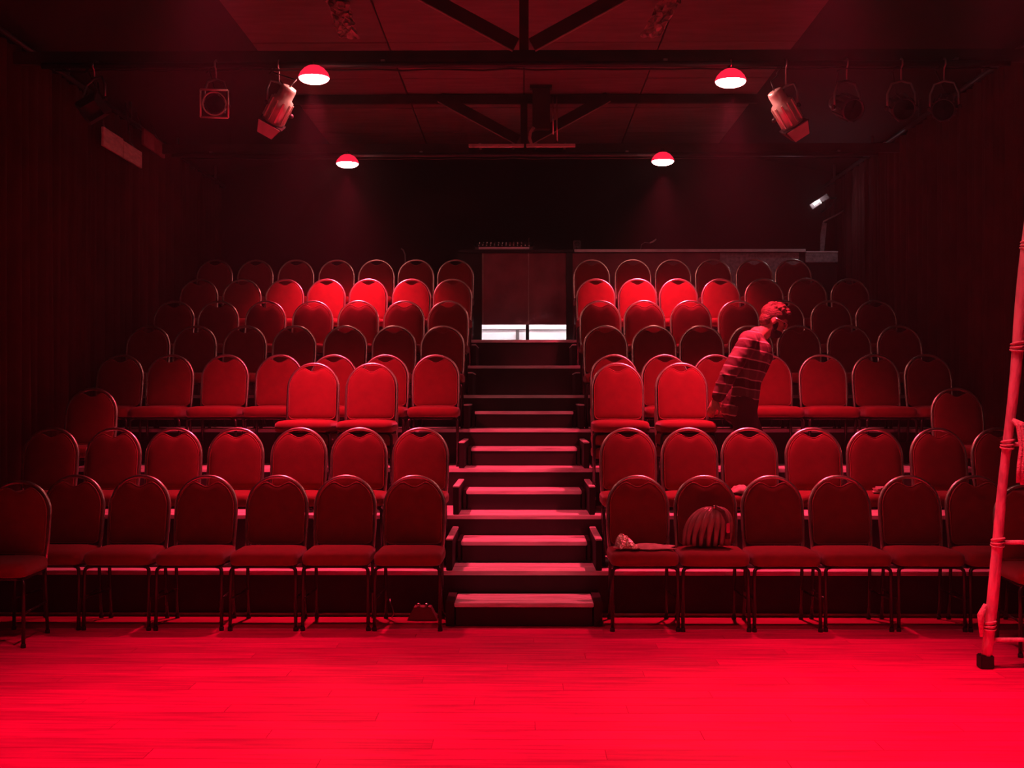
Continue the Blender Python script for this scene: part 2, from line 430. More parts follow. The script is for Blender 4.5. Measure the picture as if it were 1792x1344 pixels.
# ------------------------------------------------------------------ curtains on both sides
def curtain(s, label):
    t = thing('curtain', label, 'curtain', (s * 3.86, 0, 0))
    mb = MB(); ys = []; y = 3.2
    while y < YB - .08: ys.append(y); y += .022
    zs = [.01, 1.0, 2.0, 3.0, 3.8, 4.14]
    rnd = random.Random(3 + s); ph = 0; off = []
    for yy in ys:
        ph += .022 * 2 * PI / (.13 + .06 * math.sin(yy * 1.7 + s)) ; off.append(ph)
    vs = []
    for zi, z in enumerate(zs):
        for yy, p in zip(ys, off):
            a = .055 * (1 - .40 * z / 4.2)
            vs.append((a * math.sin(p + .25 * math.sin(z * 1.3 + yy)) + .018 * math.sin(p * .37 + z * .4), yy, z))
    n = len(ys)
    mb.add(vs, [(i * n + j, i * n + j + 1, (i + 1) * n + j + 1, (i + 1) * n + j) for i in range(len(zs) - 1) for j in range(n - 1)], True)
    mb.build('drape', 'black_cloth', t)
    MB().tube([(-s * .03, 3.1, 4.17), (-s * .03, YB - .02, 4.17)], .022, 10).build('rail', 'fixture_black', t)
    for j in range(8):
        yy = 3.6 + j * 1.6
        MB().box(-s * .03 - .012, -s * .03 + .012, yy, yy + .03, 4.19, 4.36).build('rail_bracket', 'steel', t)
curtain(-1, 'tall dark pleated curtain covering the left side wall')
curtain(1, 'tall dark pleated curtain covering the right side wall behind the ladder')

# ------------------------------------------------------------------ roof trusses and lighting pipes
TY = [5.90, 8.98, 12.30]
for i, ty in enumerate(TY):
    t = thing('roof_truss', ['black timber roof truss nearest the stage, above the ladder', 'black timber roof truss carrying the two front red lamps',
              'black timber roof truss farther back, above the rear red lamps'][i], 'truss', (0, ty, 0), group='roof trusses')
    MB().box(-4.08, 4.08, 0, .05, 3.99, 4.085, .004).build('bottom_chord', 'timber_black', t)
    MB().box(-2.40, 2.40, 0, .05, 4.50, 4.59, .004).build('top_chord', 'timber_black', t)
    MB().box(-.035, .035, .001, .049, 4.087, 4.498).build('king_post', 'timber_black', t)
    for s in (-1, 1):
        a = Vector((s * .06, 0, 4.12)); b = Vector((s * .86, 0, 4.56)); d = (b - a).normalized(); nn = Vector((-d.z, 0, d.x)) * .05
        q = [a + nn, a - nn, b - nn, b + nn]
        MB().prism([(p.x, p.z) for p in q], 'y', -.03, -.001).build('web_brace', 'timber_black', t)
        e = [a - nn * s * 1.0, a - nn * s * 1.14, b - nn * s * 1.14, b - nn * s]
        MB().prism([(p.x, p.z) for p in e], 'y', -.032, -.003).build('brace_edge', 'timber_edge', t)
    py = ty - (.33 if i == 0 else .08)
    p = thing('lighting_pipe', ['steel lighting pipe under the truss nearest the stage', 'steel lighting pipe holding the two front red lamps', 'steel lighting pipe holding the two rear red lamps'][i], 'pipe', (0, py, 3.955), group='lighting pipes')
    MB().tube([(-3.6, 0, 0), (3.6, 0, 0)], .024, 12).build('tube', 'fixture_black', p)
    for x in (-3.2, -1.05, 1.05, 3.2):
        MB().box(x - .015, x + .015, -.02, (.33 if i == 0 else .08), .02, .036).build('hanger', 'steel', p)
    MB().tube([(-3.5 + .2 * j, .0 + .012 * math.sin(j * 2.1), -.034 - .010 * math.sin(j * 1.3) ** 2) for j in range(36)], .007, 6).build('cable_run', 'cable', p)

# ------------------------------------------------------------------ red lamps
def red_lamp(x, y, z, zpipe, label, power, r=.112, cone=None, tilt=0.0):
    t = thing('red_lamp', label, 'lamp', (x, y, z), group='red pendant lamps')
    MB().lathe([(.02, .092), (.045, .088), (.075, .070), (r * .92, .038), (r * 1.03, .010), (r * 1.03, .0), (r, .0)], 28).build('glowing_shade', 'lamp_shade', t)
    MB().lathe([(.0005, .125), (.022, .125), (.024, .093), (.0005, .093)], 16).build('socket', 'fixture_black', t)
    MB().lathe([(r, .0)] + [(r * math.cos(a * PI / 16), -.042 * math.sin(a * PI / 16)) for a in range(1, 8)] + [(0.0005, -.042)], 28).build('lens', 'lamp_lens', t)
    h = zpipe - z
    MB().tube([(0, 0, .12), (0, 0, h - .03)], .008, 8).build('hanger_rod', 'steel', t)
    MB().tube([(0, .0, h - .03), (.0, -.032, h - .02), (0, -.036, h + .012), (0, 0, h + .034), (0, .034, h + .01)], .007, 8).build('hook_clamp', 'chrome', t)
    l = bpy.data.lights.new('lamp_beam', 'SPOT'); l.energy = power; l.color = LAMP_COLOR; l.shadow_soft_size = .09
    l.spot_size = math.radians(cone or LAMP_CONE); l.spot_blend = 1.0
    lo = bpy.data.objects.new('lamp_beam', l); C.objects.link(lo); lo.parent = t; lo.location = (0, 0, -.05); lo.rotation_euler = (tilt, 0, 0)
    return t
PF = TY[1] - .08; PR = TY[2] - .08; PS = TY[0] - .08
red_lamp(X_(548, PF), PF, Z_(134, PF), 3.955, 'glowing red lamp at the front left, beside the lit stage light', LAMP_POWER, tilt=math.radians(10))
red_lamp(X_(1279, PF), PF, Z_(142, PF), 3.955, 'glowing red lamp at the front right, beside the lit stage light', LAMP_POWER, tilt=math.radians(10))
red_lamp(X_(607, PR), PR, Z_(285, PR), 3.955, 'smaller glowing red lamp farther back on the left', LAMP_POWER * .72, tilt=math.radians(14))
red_lamp(X_(1160, PR), PR, Z_(282, PR), 3.955, 'smaller glowing red lamp farther back on the right', LAMP_POWER * .72, tilt=math.radians(14))
red_lamp(-1.45, PS - .25, 3.80, 3.955, 'red lamp over the stage floor, left of the middle', FLOOR_LAMP_POWER, cone=76)
red_lamp(1.4, PS - .25, 3.80, 3.955, 'red lamp over the stage floor, right of the middle', FLOOR_LAMP_POWER, cone=76)
red_lamp(2.25, PS - .25, 3.80, 3.955, 'unseen red lamp added close above the ladder to brighten it', FLOOR_LAMP_POWER * .42, cone=64)  # out of view, added to light up the ladder

# ------------------------------------------------------------------ stage lights
def stage_light(loc, rot, label, material, zpipe, scale=1.0, doors=True, gel=False, group='stage lights'):
    t = thing('stage_light', label, 'stage light', loc, group=group)
    M = Euler(rot).to_matrix().to_4x4() @ Matrix.Scale(scale, 4)
    # the can points along local -Z of M
    can = MB().lathe([(.045, .20), (.06, .195), (.066, .17), (.066, .10), (.088, .085), (.088, -.12), (.080, -.12), (.080, -.02)], 24, M).build('can', material, t)
    for j in range(10):
        a = 2 * PI * j / 10; Mr = M @ Matrix.Rotation(a, 4, 'Z')
        MB().box(.087, .099, -.007, .007, -.10, .075, 0, Mr).build('cooling_fin', material, can)
    MB().lathe([(.078, -.095), (.05, -.088), (.0005, -.084)], 20, M).build('lens', 'glass_dark', t)
    if doors:
        fr = MB().box(-.105, .105, -.105, .105, -.135, -.122, .003, M).build('gel_frame', 'fixture_black', t)
        for j in range(4):
            Md = M @ Matrix.Rotation(j * PI / 2, 4, 'Z') @ Matrix.Translation((0, .105, -.13)) @ Matrix.Rotation(math.radians(-22), 4, 'X')
            MB().prism([(-.095, 0), (.095, 0), (.065, -.115), (-.065, -.115)], 'y', 0, .003)
            mb = MB(); mb.prism([(-.095, 0), (.095, 0), (.065, -.115), (-.065, -.115)], 'y', 0, .003); mb.v = [tuple(Md @ Vector(v)) for v in mb.v]
            mb.build('barn_door', material if j % 2 == 0 else 'fixture_black', t)
    if gel:
        o = .125
        g = MB()
        for (a, b) in (((-o, -o), (o, -o)), ((o, -o), (o, o)), ((o, o), (-o, o)), ((-o, o), (-o, -o))):
            g.tube([M @ Vector((a[0], a[1], -.125)), M @ Vector((b[0], b[1], -.125))], .008, 6)
        g.tube([M @ Vector((.105 * math.cos(q * PI / 12), .105 * math.sin(q * PI / 12), -.125)) for q in range(24)], .006, 6, closed=True)
        g.build('gel_frame', 'fixture_grey', t)
    # yoke and hook up to the pipe
    h = zpipe - loc[2]
    ax = (M.to_3x3() @ Vector((1, 0, 0))).normalized()
    a = ax * .105 * scale
    yk = MB().tube([a + Vector((0, 0, -.01)), a + Vector((0, 0, .10)), a * .7 + Vector((0, 0, .175)), Vector((0, 0, .195)), -a * .7 + Vector((0, 0, .175)), -a + Vector((0, 0, .10)), -a + Vector((0, 0, -.01))], .010, 8).build('yoke', 'steel', t)
    for s in (-1, 1):
        MB().ellipsoid(a * s * 1.08 + Vector((0, 0, -.005)), (.018, .018, .018), 10, 6).build('tilt_knob', 'fixture_black', t)
    MB().tube([(0, 0, .195), (0, 0, h - .035), (0, -.034, h - .02), (0, -.036, h + .012), (0, 0, h + .036), (0, .034, h + .01)], .008, 8).build('hook_clamp', 'steel', t)
    pts = [(M @ Vector((0, 0, .2))), (M @ Vector((.02, .03, .27))), Vector((-.06, .02, .28)), Vector((-.07, .0, h * .8)), Vector((-.02, .0, h - .01))]
    MB().tube(pts, .006, 6).build('power_cable', 'cable', t)
    return t
yf = PF
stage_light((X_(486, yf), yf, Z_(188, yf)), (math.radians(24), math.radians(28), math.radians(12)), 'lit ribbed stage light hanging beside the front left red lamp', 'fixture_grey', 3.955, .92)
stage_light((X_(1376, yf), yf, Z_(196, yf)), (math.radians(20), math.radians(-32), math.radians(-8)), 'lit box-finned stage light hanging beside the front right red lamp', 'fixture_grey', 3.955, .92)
stage_light((X_(375, yf), yf, Z_(182, yf)), (math.radians(-84), 0, math.radians(8)), 'dark stage light with square gel frame, upper left', 'fixture_black', 3.955, .80, doors=False, gel=True)
stage_light((X_(160, 8.9), 8.9, Z_(180, 8.9)), (math.radians(-60), math.radians(-30), 0), 'unlit dark stage light above the left curtain board', 'fixture_black', 3.955, .9)
for px, lb, rz in ((1482, 'unlit dark stage light nearest the lit right one', 14), (1577, 'middle one of the unlit dark stage lights at upper right', -6), (1652, 'unlit dark stage light nearest the right curtain', -24)):
    stage_light((X_(px, yf), yf, Z_(188, yf)), (math.radians(-66), 0, math.radians(rz)), lb, 'fixture_black', 3.955, .95, doors=False)

# hanging bracket with straps at the rear truss and pale battens on it
YK = TY[2] - .30
br = thing('ceiling_bracket', 'dark ceiling bracket with thin rods hanging at the centre of the rear truss', 'bracket', (X_(945, YK), YK, 0))
MB().box(-.075, .10, -.05, .05, 4.16, 4.57, .004).build('column', 'timber_black', br)
MB().box(-.10, .12, -.06, .06, 4.57, 4.597).build('ceiling_plate', 'timber_black', br)
for x, z0 in ((.125, 4.10), (.165, 4.02)):
    MB().tube([(x, -.05, 4.5), (x + .008, -.05, z0)], .008, 8).build('rod', 'chrome', br)
MB().tube([(.135, -.05, 4.01), (.155, -.05, 4.005), (.175, -.05, 4.03)], .013, 8).build('clamp', 'chrome', br)
MB().tube([(-.06, -.07, 4.17), (-.095, -.075, 4.12), (-.105, -.075, 4.06), (-.085, -.07, 4.00)], .016, 8, ell=.4).build('strap', 'cloth_pale', br)
yb = TY[2] - .36
for a, b, lb in ((820, 917, 'pale thin batten at centre of rear truss, left piece'), (921, 1007, 'pale thin batten at centre of rear truss, right piece')):
    t = thing('batten', lb, 'batten', (X_((a + b) / 2, yb), yb, Z_(254, yb)), group='pale battens')
    w = (b - a) / 2 * yb / F
    MB().box(-w, w, -.02, .02, -.015, .015, .002).build('strip', 'pale_wood', t)
    for s in (-.6, .6):
        MB().box(s * w - .012, s * w + .012, .0, .27, .016, .03).build('fixing_arm', 'steel', t)

# pale boards hung on the left side wall above the curtain
def wall_board(px0, px1, zt, zb, X, label, m):
    ya = -X * F / (917 - px0); ybb = -X * F / (917 - px1)
    t = thing('wall_board', label, 'board', (X, (ya + ybb) / 2, 0))
    h = (ybb - ya) / 2
    MB().box(-.012, .012, -h, -.02 * h, zb, zt, .003).build('plank', m, t)
    MB().box(-.012, .012, .0, h, zb, zt - .012, .003).build('plank', m, t)
    for yy in (-h * .7, h * .7):
        MB().tube([(0, yy, zt - .02), (-.05, yy, zt + .05), (-.10, yy, 4.30)], .006, 6).build('hanging_wire', 'steel', t)
wall_board(175, 243, 3.87, 3.70, -3.72, 'pale wooden board hung above the left curtain', 'pale_wood')
wall_board(246, 284, 4.12, 3.96, -3.74, 'dim reddish board behind the pale one on the left wall', 'counter_face')

# crumpled foil insulation at the ceiling
for px, py, lb in ((598, 18, 'crumpled shiny foil hanging from ceiling above the front left lamp'), (1158, 16, 'crumpled shiny foil hanging from ceiling above the front right lamp')):
    Yc = 9.35; rnd = random.Random(px)
    n, m_ = 9, 14; vs = []
    for i in range(m_):
        for j in range(n):
            vs.append(((j / (n - 1) - .5) * .17 + rnd.uniform(-.012, .012) + (i / m_ - .5) * (.18 if px > 900 else -.10), rnd.uniform(-.035, .035), (i / (m_ - 1) - .5) * .30))
    o = MB().add(vs, [(i * n + j, i * n + j + 1, (i + 1) * n + j + 1, (i + 1) * n + j) for i in range(m_ - 1) for j in range(n - 1)])
    ob = o.build('foil_sheet', 'foil', None, (X_(px, Yc), Yc, CZ - .16))
    sm = ob.modifiers.new('thick', 'SOLIDIFY'); sm.thickness = .004
    tag(ob, lb, 'foil')

# ------------------------------------------------------------------ control booth at the top of the stairs
BY = 14.25; BZ = 2.10
ct = thing('booth_counter', 'long control booth counter with pale edge at the top of the stairs', 'counter', (0, BY, BZ))
zt = Z_(437, BY) - BZ
xl = X_(802, BY); xr = X_(1408, BY)
MB().box(xl, xr, -.03, .62, zt - .035, zt, .004).build('worktop', 'black_paint', ct)
MB().box(X_(1005, BY), xr, -.045, -.031, zt - .032, zt + .002, .002).build('edge_strip', 'counter_edge', ct)
gz = Z_(568, BY) - BZ
MB().box(xl, X_(843, BY), 0, .03, 0.001, zt - .036).build('end_panel', 'black_board', ct)
MB().box(X_(843, BY), X_(925, BY) - .001, 0, .025, gz, zt - .036, .002).build('front_panel', 'counter_face', ct)
MB().box(X_(925, BY), X_(992, BY), 0, .025, gz, zt - .036, .002).build('front_panel', 'counter_face', ct)
MB().box(X_(920, BY), X_(926, BY), .03, .07, 0.001, zt - .036).build('centre_post', 'black_paint', ct)
for a, b in ((844, 846), (924, 926)):
    MB().box(X_(a, BY), X_(b, BY), -.004, .004, gz, zt - .04).build('seam_strip', 'timber_edge', ct)
MB().box(X_(991, BY), X_(1002, BY), -.02, .04, 0.001, zt - .036).build('door_post', 'black_paint', ct)
cols = [1002, 1032, 1118, 1204, 1260, 1330, 1398]
for i in range(6):
    MB().box(X_(cols[i], BY), X_(cols[i + 1], BY) - .002, 0, .025, 0.001, zt - .036).build('front_panel', 'counter_face' if i not in (4, 5) else 'grey_lit_face', ct)  # right-hand panels carry the white light's tint as colour
MB().box(X_(1398, BY), xr, 0, .05, 0.001, zt - .036).build('end_panel', 'black_paint', ct)
bx = thing('grey_lit_ledge', 'small ledge coloured grey for white light at the right end of the booth counter', 'ledge', (0, BY, BZ))
MB().box(X_(1409, BY), X_(1465, BY), -.02, .5, Z_(460, BY) - BZ, Z_(443, BY) - BZ, .006).build('block', 'grey_lit_face', bx)
MB().box(X_(1409, BY), X_(1465, BY), -.025, .5, Z_(443, BY) - BZ + .001, Z_(440, BY) - BZ, .003).build('cap', 'counter_edge', bx)
MB().box(X_(1412, BY), X_(1464, BY), .0, .46, 0.001, Z_(460, BY) - BZ - .001).build('base', 'black_board', bx)
# lit space behind the gap below the booth panels
lw = thing('lit_recess', 'bright white space seen through the gap below the booth panels', 'recess', (0, BY, BZ))
MB().box(-.62, .62, .50, .52, .001, 1.0).build('back_board', 'white_board', lw)
MB().box(-.62, .62, .09, .499, .001, .012).build('floor_board', 'white_board', lw)
MB().box(-.62, -.60, .045, .499, .013, 1.0).build('side_board', 'white_board', lw)
MB().box(.60, .62, .045, .499, .013, 1.0).build('side_board', 'white_board', lw)
MB().box(-.60, .02, .485, .499, .205, .215).build('skirting_line', 'steel', lw)
MB().box(.05, .60, .485, .499, .205, .212).build('skirting_line', 'steel', lw)
MB().box(-.10, -.06, .44, .48, .013, .20).build('post', 'desk_grey', lw)
tl = thing('tube_lamp', 'white fluorescent tube lamp hidden behind the booth panels', 'lamp', (0, BY + .25, BZ + .62))
MB().tube([(-.5, 0, 0), (.5, 0, 0)], .018, 10).build('tube', 'tube_light', tl)
for s in (-1, 1): MB().box(s * .52 - .02, s * .52 + .02, -.02, .02, -.02, .02).build('socket', 'white_board', tl)

# sound desk on the counter
sd = thing('sound_desk', 'sound mixing desk with shiny knobs on the booth counter above the stairs', 'mixing desk', (X_(882, BY), BY + .10, BZ + zt + .002))
MB().prism([(-.12, 0), (.26, 0), (.26, .12), (.20, .12), (-.12, .032)], 'x', -.34, .34).build('chassis', 'desk_grey', sd)
MB().box(-.30, .30, -.128, -.121, .004, .030).build('front_edge', 'counter_edge', sd)
for s in (-1, 1): MB().prism([(-.13, 0), (.27, 0), (.27, .135), (.20, .135), (-.13, .045)], 'x', s * .35 - .009, s * .35 + .009).build('side_cheek', 'black_paint', sd)
kn = MB().lathe([(.009, 0), (.009, .014), (.006, .018), (.0005, .018)], 8).mesh('knob', 'chrome')
fd = MB().box(-.008, .008, -.012, .012, 0, .014, .002).mesh('fader_cap', 'counter_edge')
for i in range(14):
    for j in range(3):
        o = bpy.data.objects.new('knob', kn); C.objects.link(o); o.parent = sd
        yy = .02 + j * .06; o.location = (-.30 + i * .046, yy, .034 + (yy + .12) * .275); o.rotation_euler = (math.radians(15.4), 0, 0)
    o = bpy.data.objects.new('fader_cap', fd); C.objects.link(o); o.parent = sd
    yy = -.09 + random.uniform(0, .06); o.location = (-.30 + i * .046, yy, .034 + (yy + .12) * .275); o.rotation_euler = (math.radians(15.4), 0, 0)
MB().box(-.10, .10, .215, .225, .121, .165, .003).build('screen', 'glass_dark', sd)
MB().tube([(.29, .2, .12), (.295, .19, .15), (.30, .18, .18)], .006, 6).build('antenna', 'chrome', sd)
cp = thing('desk_speaker', 'tiny dark desk speaker on the booth counter right of the sound desk', 'speaker', (X_(1010, BY), BY + .06, BZ + zt + .002))
MB().box(-.045, .045, -.04, .04, .0, .115, .008).build('cabinet', 'desk_grey', cp)
MB().lathe([(.030, 0), (.026, .004), (.0005, .002)], 16, Matrix.Translation((0, -.041, .07)) @ Matrix.Rotation(PI / 2, 4, 'X')).build('cone', 'fixture_black', cp)
MB().ellipsoid((-.005, -.043, .02), (.014, .008, .012), 10, 6).build('dial', 'chrome', cp)
gn = thing('gooseneck_lamp', 'thin bent gooseneck on the booth counter right of the desk speaker', 'desk lamp', (X_(1122, BY), BY + .08, BZ + zt + .001))
MB().lathe([(.03, 0), (.03, .012), (.01, .016)], 14).build('base', 'fixture_black', gn)
MB().tube([(0, 0, .015), (.015, 0, .07), (.05, 0, .095), (.11, 0, .09)], .006, 8).build('neck', 'steel', gn)
MB().tube([(.11, 0, .09), (.15, 0, .105), (.19, 0, .135)], [.007, .011, .008], 8).build('head', 'counter_edge', gn)
mp = thing('microphone_stand', 'thin dark stand with curved top behind the back row, left of the booth', 'stand', (X_(709, 14.1), 14.1, BZ))
MB().lathe([(.11, 0), (.11, .015), (.02, .03)], 18).build('base', 'fixture_black', mp)
MB().tube([(0, 0, .02), (0, 0, .98), (-.006, 0, 1.06), (-.025, 0, 1.11), (-.05, 0, 1.13)], .009, 8).build('pole', 'steel', mp)
# clamp light and panel at the right of the booth
cl = thing('clip_light', 'small clip light with a white gleam, right above the booth counter end', 'lamp', (X_(1436, 13.95), 13.95, Z_(352, 13.95)))
Mr = Matrix.Rotation(math.radians(-34), 4, 'Y')
MB().box(-.15, .10, -.04, .05, -.03, .035, .006, Mr).build('head', 'desk_grey', cl)
MB().box(-.105, -.02, -.055, -.041, .0, .022, 0, Mr).build('led_strip', 'led_strip', cl)
MB().ellipsoid((.0, -.045, -.028), (.016, .01, .016), 10, 6).build('screw_knob', 'chrome', cl)
MB().tube([(.10, 0, .03), (.2, .1, .05), (.3, .7, .06), (.32, 1.32, .05)], .012, 8).build('arm', 'fixture_black', cl)
l = bpy.data.lights.new('clip_beam', 'POINT'); l.energy = 1.5; l.color = (1, .82, .9); l.shadow_soft_size = .03
lo = bpy.data.objects.new('clip_beam', l); C.objects.link(lo); lo.parent = cl; lo.location = (-.07, -.09, -.02)
pn = thing('easel_board', 'slim folded panel with a slanting arm standing on the small grey ledge', 'stand', (X_(1440, 14.4), 14.4, Z_(440, 14.4) + .005))
MB().prism([(-.035, .0), (.01, .0), (.045, .33), (-.005, .345), (-.03, .2)], 'y', 0, .02).build('panel', 'grey_lit_face', pn)
MB().tube([(0.0, 0, .35), (.16, .0, .43), (.31, .02, .52)], .009, 8).build('arm', 'counter_edge', pn)
# door-like corner pillar behind the counter
shell('trim_3', MB().box(X_(1461, 15.1), X_(1470, 15.1), 15.1, 15.29, BZ + .001, 4.3), 'timber_black')

# ------------------------------------------------------------------ ladder leaning at the right
ld = thing('ladder', 'rope-bound wooden ladder leaning up at the right edge of the stage floor', 'ladder', (2.52, 6.60, 0))
def lp(z, dx=0.0): return Vector((.037 * z + dx, -.165 * z, z))
for dx in (0.0, .46):
    zs = [.05 + .1 * i for i in range(40)]
    rail = MB().tube([lp(z, dx) + Vector((.004 * math.sin(z * 5 + dx * 9), .003 * math.sin(z * 7), 0)) for z in zs], [.028 + .003 * math.sin(z * 4.1) for z in zs], 12, ell=.9).build('rail', 'ladder_wood', ld)
    MB().box(-.036 + dx, .036 + dx, -.04, .035, 0.0, .075, .006).build('rubber_foot', 'rubber', rail)
    for zc in (.70, 1.23, 1.745, 2.27, .24):
        wp = MB()
        for q in range(3):
            zz = zc + (q - 1) * .018
            c = lp(zz, dx); wp.tube([c + Vector((.032 * math.cos(a * PI / 8), .031 * math.sin(a * PI / 8), .006 * math.sin(a * PI / 8 + q))) for a in range(16)], .006, 6, closed=True)
        wp.build('rope_lashing', 'rope', rail)
for i, z in enumerate((.16, .70, 1.23, 1.745, 2.27, 2.80, 3.33)):
    MB().tube([lp(z, .03), lp(z, .43)], .012, 8).build('rung', 'ladder_wood', ld)
for q in range(4):
    a = lp(1.36, .022 + .008 * q) + Vector((0, -.035, 0))
    rr = random.Random(q)
    MB().tube([lp(1.36, .0) + Vector((0, -.036, 0)), a + Vector((.010 * q, -.012, -.03)), a + Vector((.018 + .010 * q, -.012, -.14)), a + Vector((.006 + .012 * q, -.010, -.24)), a + Vector((.002 + .014 * q, -.008, -.33 - .01 * (q % 2)))], .011, 8).build('rope_strand', 'rope', ld)
MB().tube([lp(.36, -.004) + Vector((-.034, -.01, 0)), lp(.30, -.012) + Vector((-.045, -.012, 0)), lp(.18, -.006) + Vector((-.036, -.01, 0))], [.01, .02, .009], 8).build('rope_knot', 'rope', ld)

# ------------------------------------------------------------------ things lying on the seats and the floor
def seat_of(r, side, i): return chairs[(r, side, i)].location
s = seat_of(0, 'right', 1)
bag = thing('handbag', 'dark ribbed shiny bag on the front-row seat, second right of the stairs', 'bag', (s.x - .03, s.y + .02, .508))
ang0 = -12
for k in range(9):      # ribs fan round like the panels of a quilted bag
    a = math.radians(-70 + k * 17.5)
    rib = MB(); rr = []
    for j in range(11):
        t_ = j / 10 * PI
        x = -.155 * math.cos(t_) * math.cos(a * .0) ; rr.append(x)
    prof = []
    for j in range(13):
        t_ = PI * .02 + j / 12 * PI * .52
        R = .155
        prof.append((R * math.sin(a) * math.sin(t_ + .12), -.10 * math.sin(min(PI / 2, t_)) * math.cos(a) , .012 + .232 * max(0.0, math.cos(t_ * .92))))
    prof = [(x + .05 * (z_ / .24) ** 2, y_, z_) for x, y_, z_ in prof]
    rib.tube(prof, [.014 + .012 * math.sin(PI * min(1, j / 12 + .15)) for j in range(13)], 8)
    rib.build('rib', 'bag_skin', bag)
MB().ellipsoid((0, .01, .10), (.145, .09, .115), 20, 12).build('body', 'leather_black', bag)
MB().tube([(.02, -.02, .235), (.06, -.05, .262), (.10, -.07, .235), (.125, -.085, .15), (.13, -.085, .06)], .014, 8, ell=.5).build('strap', 'leather_black', bag)
MB().box(.118, .140, -.104, -.092, .10, .165, .003).build('buckle', 'chrome', bag)
MB().ellipsoid((.045, -.055, .262), (.012, .01, .012), 8, 6).build('ring', 'chrome', bag)

def crumple(name, label, cat, loc, w, d, h, seed, material, nx=18, ny=12, hump=None):
    rnd = random.Random(seed); vs = []; ph = [rnd.uniform(0, 6) for _ in range(6)]
    for i in range(ny):
        for j in range(nx):
            u = j / (nx - 1); v = i / (ny - 1)
            e = min(1, 6 * min(u, 1 - u)) * min(1, 5 * min(v, 1 - v))
            z = h * (.45 + .3 * math.sin(9 * u + ph[0] + 3 * v) + .25 * math.sin(14 * v + ph[1] + 5 * u)) * e + rnd.uniform(0, .1) * h * e
            if hump: z += hump[1] * math.exp(-((u - hump[0]) / hump[2]) ** 2) * e
            vs.append(((u - .5) * w + rnd.uniform(-.3, .3) * w / nx + .02 * math.sin(7 * v + ph[2]), (v - .5) * d + .015 * math.sin(8 * u + ph[3]), max(.002, z)))
    ob = MB().add(vs, [(i * nx + j, i * nx + j + 1, (i + 1) * nx + j + 1, (i + 1) * nx + j) for i in range(ny - 1) for j in range(nx - 1)], True).build(name, material, None, loc)
    sm = ob.modifiers.new('thick', 'SOLIDIFY'); sm.thickness = .006; sm.offset = 1
    return tag(ob, label, cat)
s = seat_of(0, 'right', 0)
sh = thing('scarf', 'crumpled pale scarf with a glittering end on the front-row seat right of the stairs', 'scarf', (s.x, s.y, .508))
o = crumple('cloth', None, None, (.03, -.06, 0), .33, .20, .022, 4, 'cloth_pale'); o.parent = sh
o = crumple('sequin_end', None, None, (-.105, -.10, .004), .13, .14, .03, 9, 'sequin', hump=(.3, .055, .3)); o.parent = sh
s = seat_of(1, 'right', 2)
crumple('folded_cloth', 'dark crumpled cloth on a second-row seat, third right of the stairs', 'cloth', (s.x - .12, s.y - .12, .3 + .506), .16, .16, .05, 12, 'cloth_pale')
s = seat_of(1, 'right', 4)
pp = thing('paper_pile', 'small untidy pile of papers on a second-row seat, fifth right of the stairs', 'papers', (s.x - .01, s.y - .13, .3 + .507))
for k in range(4):
    MB().box(-.09, .09, -.06, .06, .011 * k, .011 * k + .008).build('sheet_bundle', 'paper' if k % 2 else 'cloth_pale', pp, (random.uniform(-.02, .02), random.uniform(-.01, .01), 0), (0, 0, random.uniform(-.3, .3)))
yx = 8.02
jb = thing('floor_box', 'low dark box with two shiny plugs under the front-row chair left of the stairs', 'box', (X_(740, yx), yx, 0.0))
MB().prism([(-.10, 0), (.10, 0), (.055, .085), (-.055, .085)], 'y', -.05, .05).build('body', 'counter_face', jb)
for x in (-.025, .028):
    MB().ellipsoid((x, -.03, .098), (.016, .016, .014), 12, 8).build('plug', 'chrome', jb)
fc = MB().tube([(0, 0, .005), (.012, 0, .03), (.004, .0, .07), (-.012, .0, .10), (-.015, .02, .125)], .005, 6).build('loose_cable', 'steel', None, (X_(686, 8.05), 8.05, 0))
tag(fc, 'short thin cable end sticking up under the front row left of the stairs', 'cable')

# ------------------------------------------------------------------ the bending person in the emptied third row
def remesh(mb, name, material, vox, parent=None, smooth=4):
    me = mb.mesh(name + '_raw', material); tmp = bpy.data.objects.new(name + '_raw', me); C.objects.link(tmp)
    r = tmp.modifiers.new('r', 'REMESH'); r.mode = 'VOXEL'; r.voxel_size = vox; r.use_smooth_shade = True
    sm = tmp.modifiers.new('s', 'SMOOTH'); sm.iterations = smooth; sm.factor = .5
    dg = bpy.context.evaluated_depsgraph_get(); dg.update()
    m2 = bpy.data.meshes.new_from_object(tmp.evaluated_get(dg)); m2.name = name
    m2.materials.clear(); m2.materials.append(MATS[material])
    for p in m2.polygons: p.use_smooth = True
    bpy.data.objects.remove(tmp); bpy.data.meshes.remove(me)
    o = bpy.data.objects.new(name, m2); C.objects.link(o)
    if parent is not None: o.parent = parent
    return o
PX, PYY, PZ = 1.68, 9.34, .60
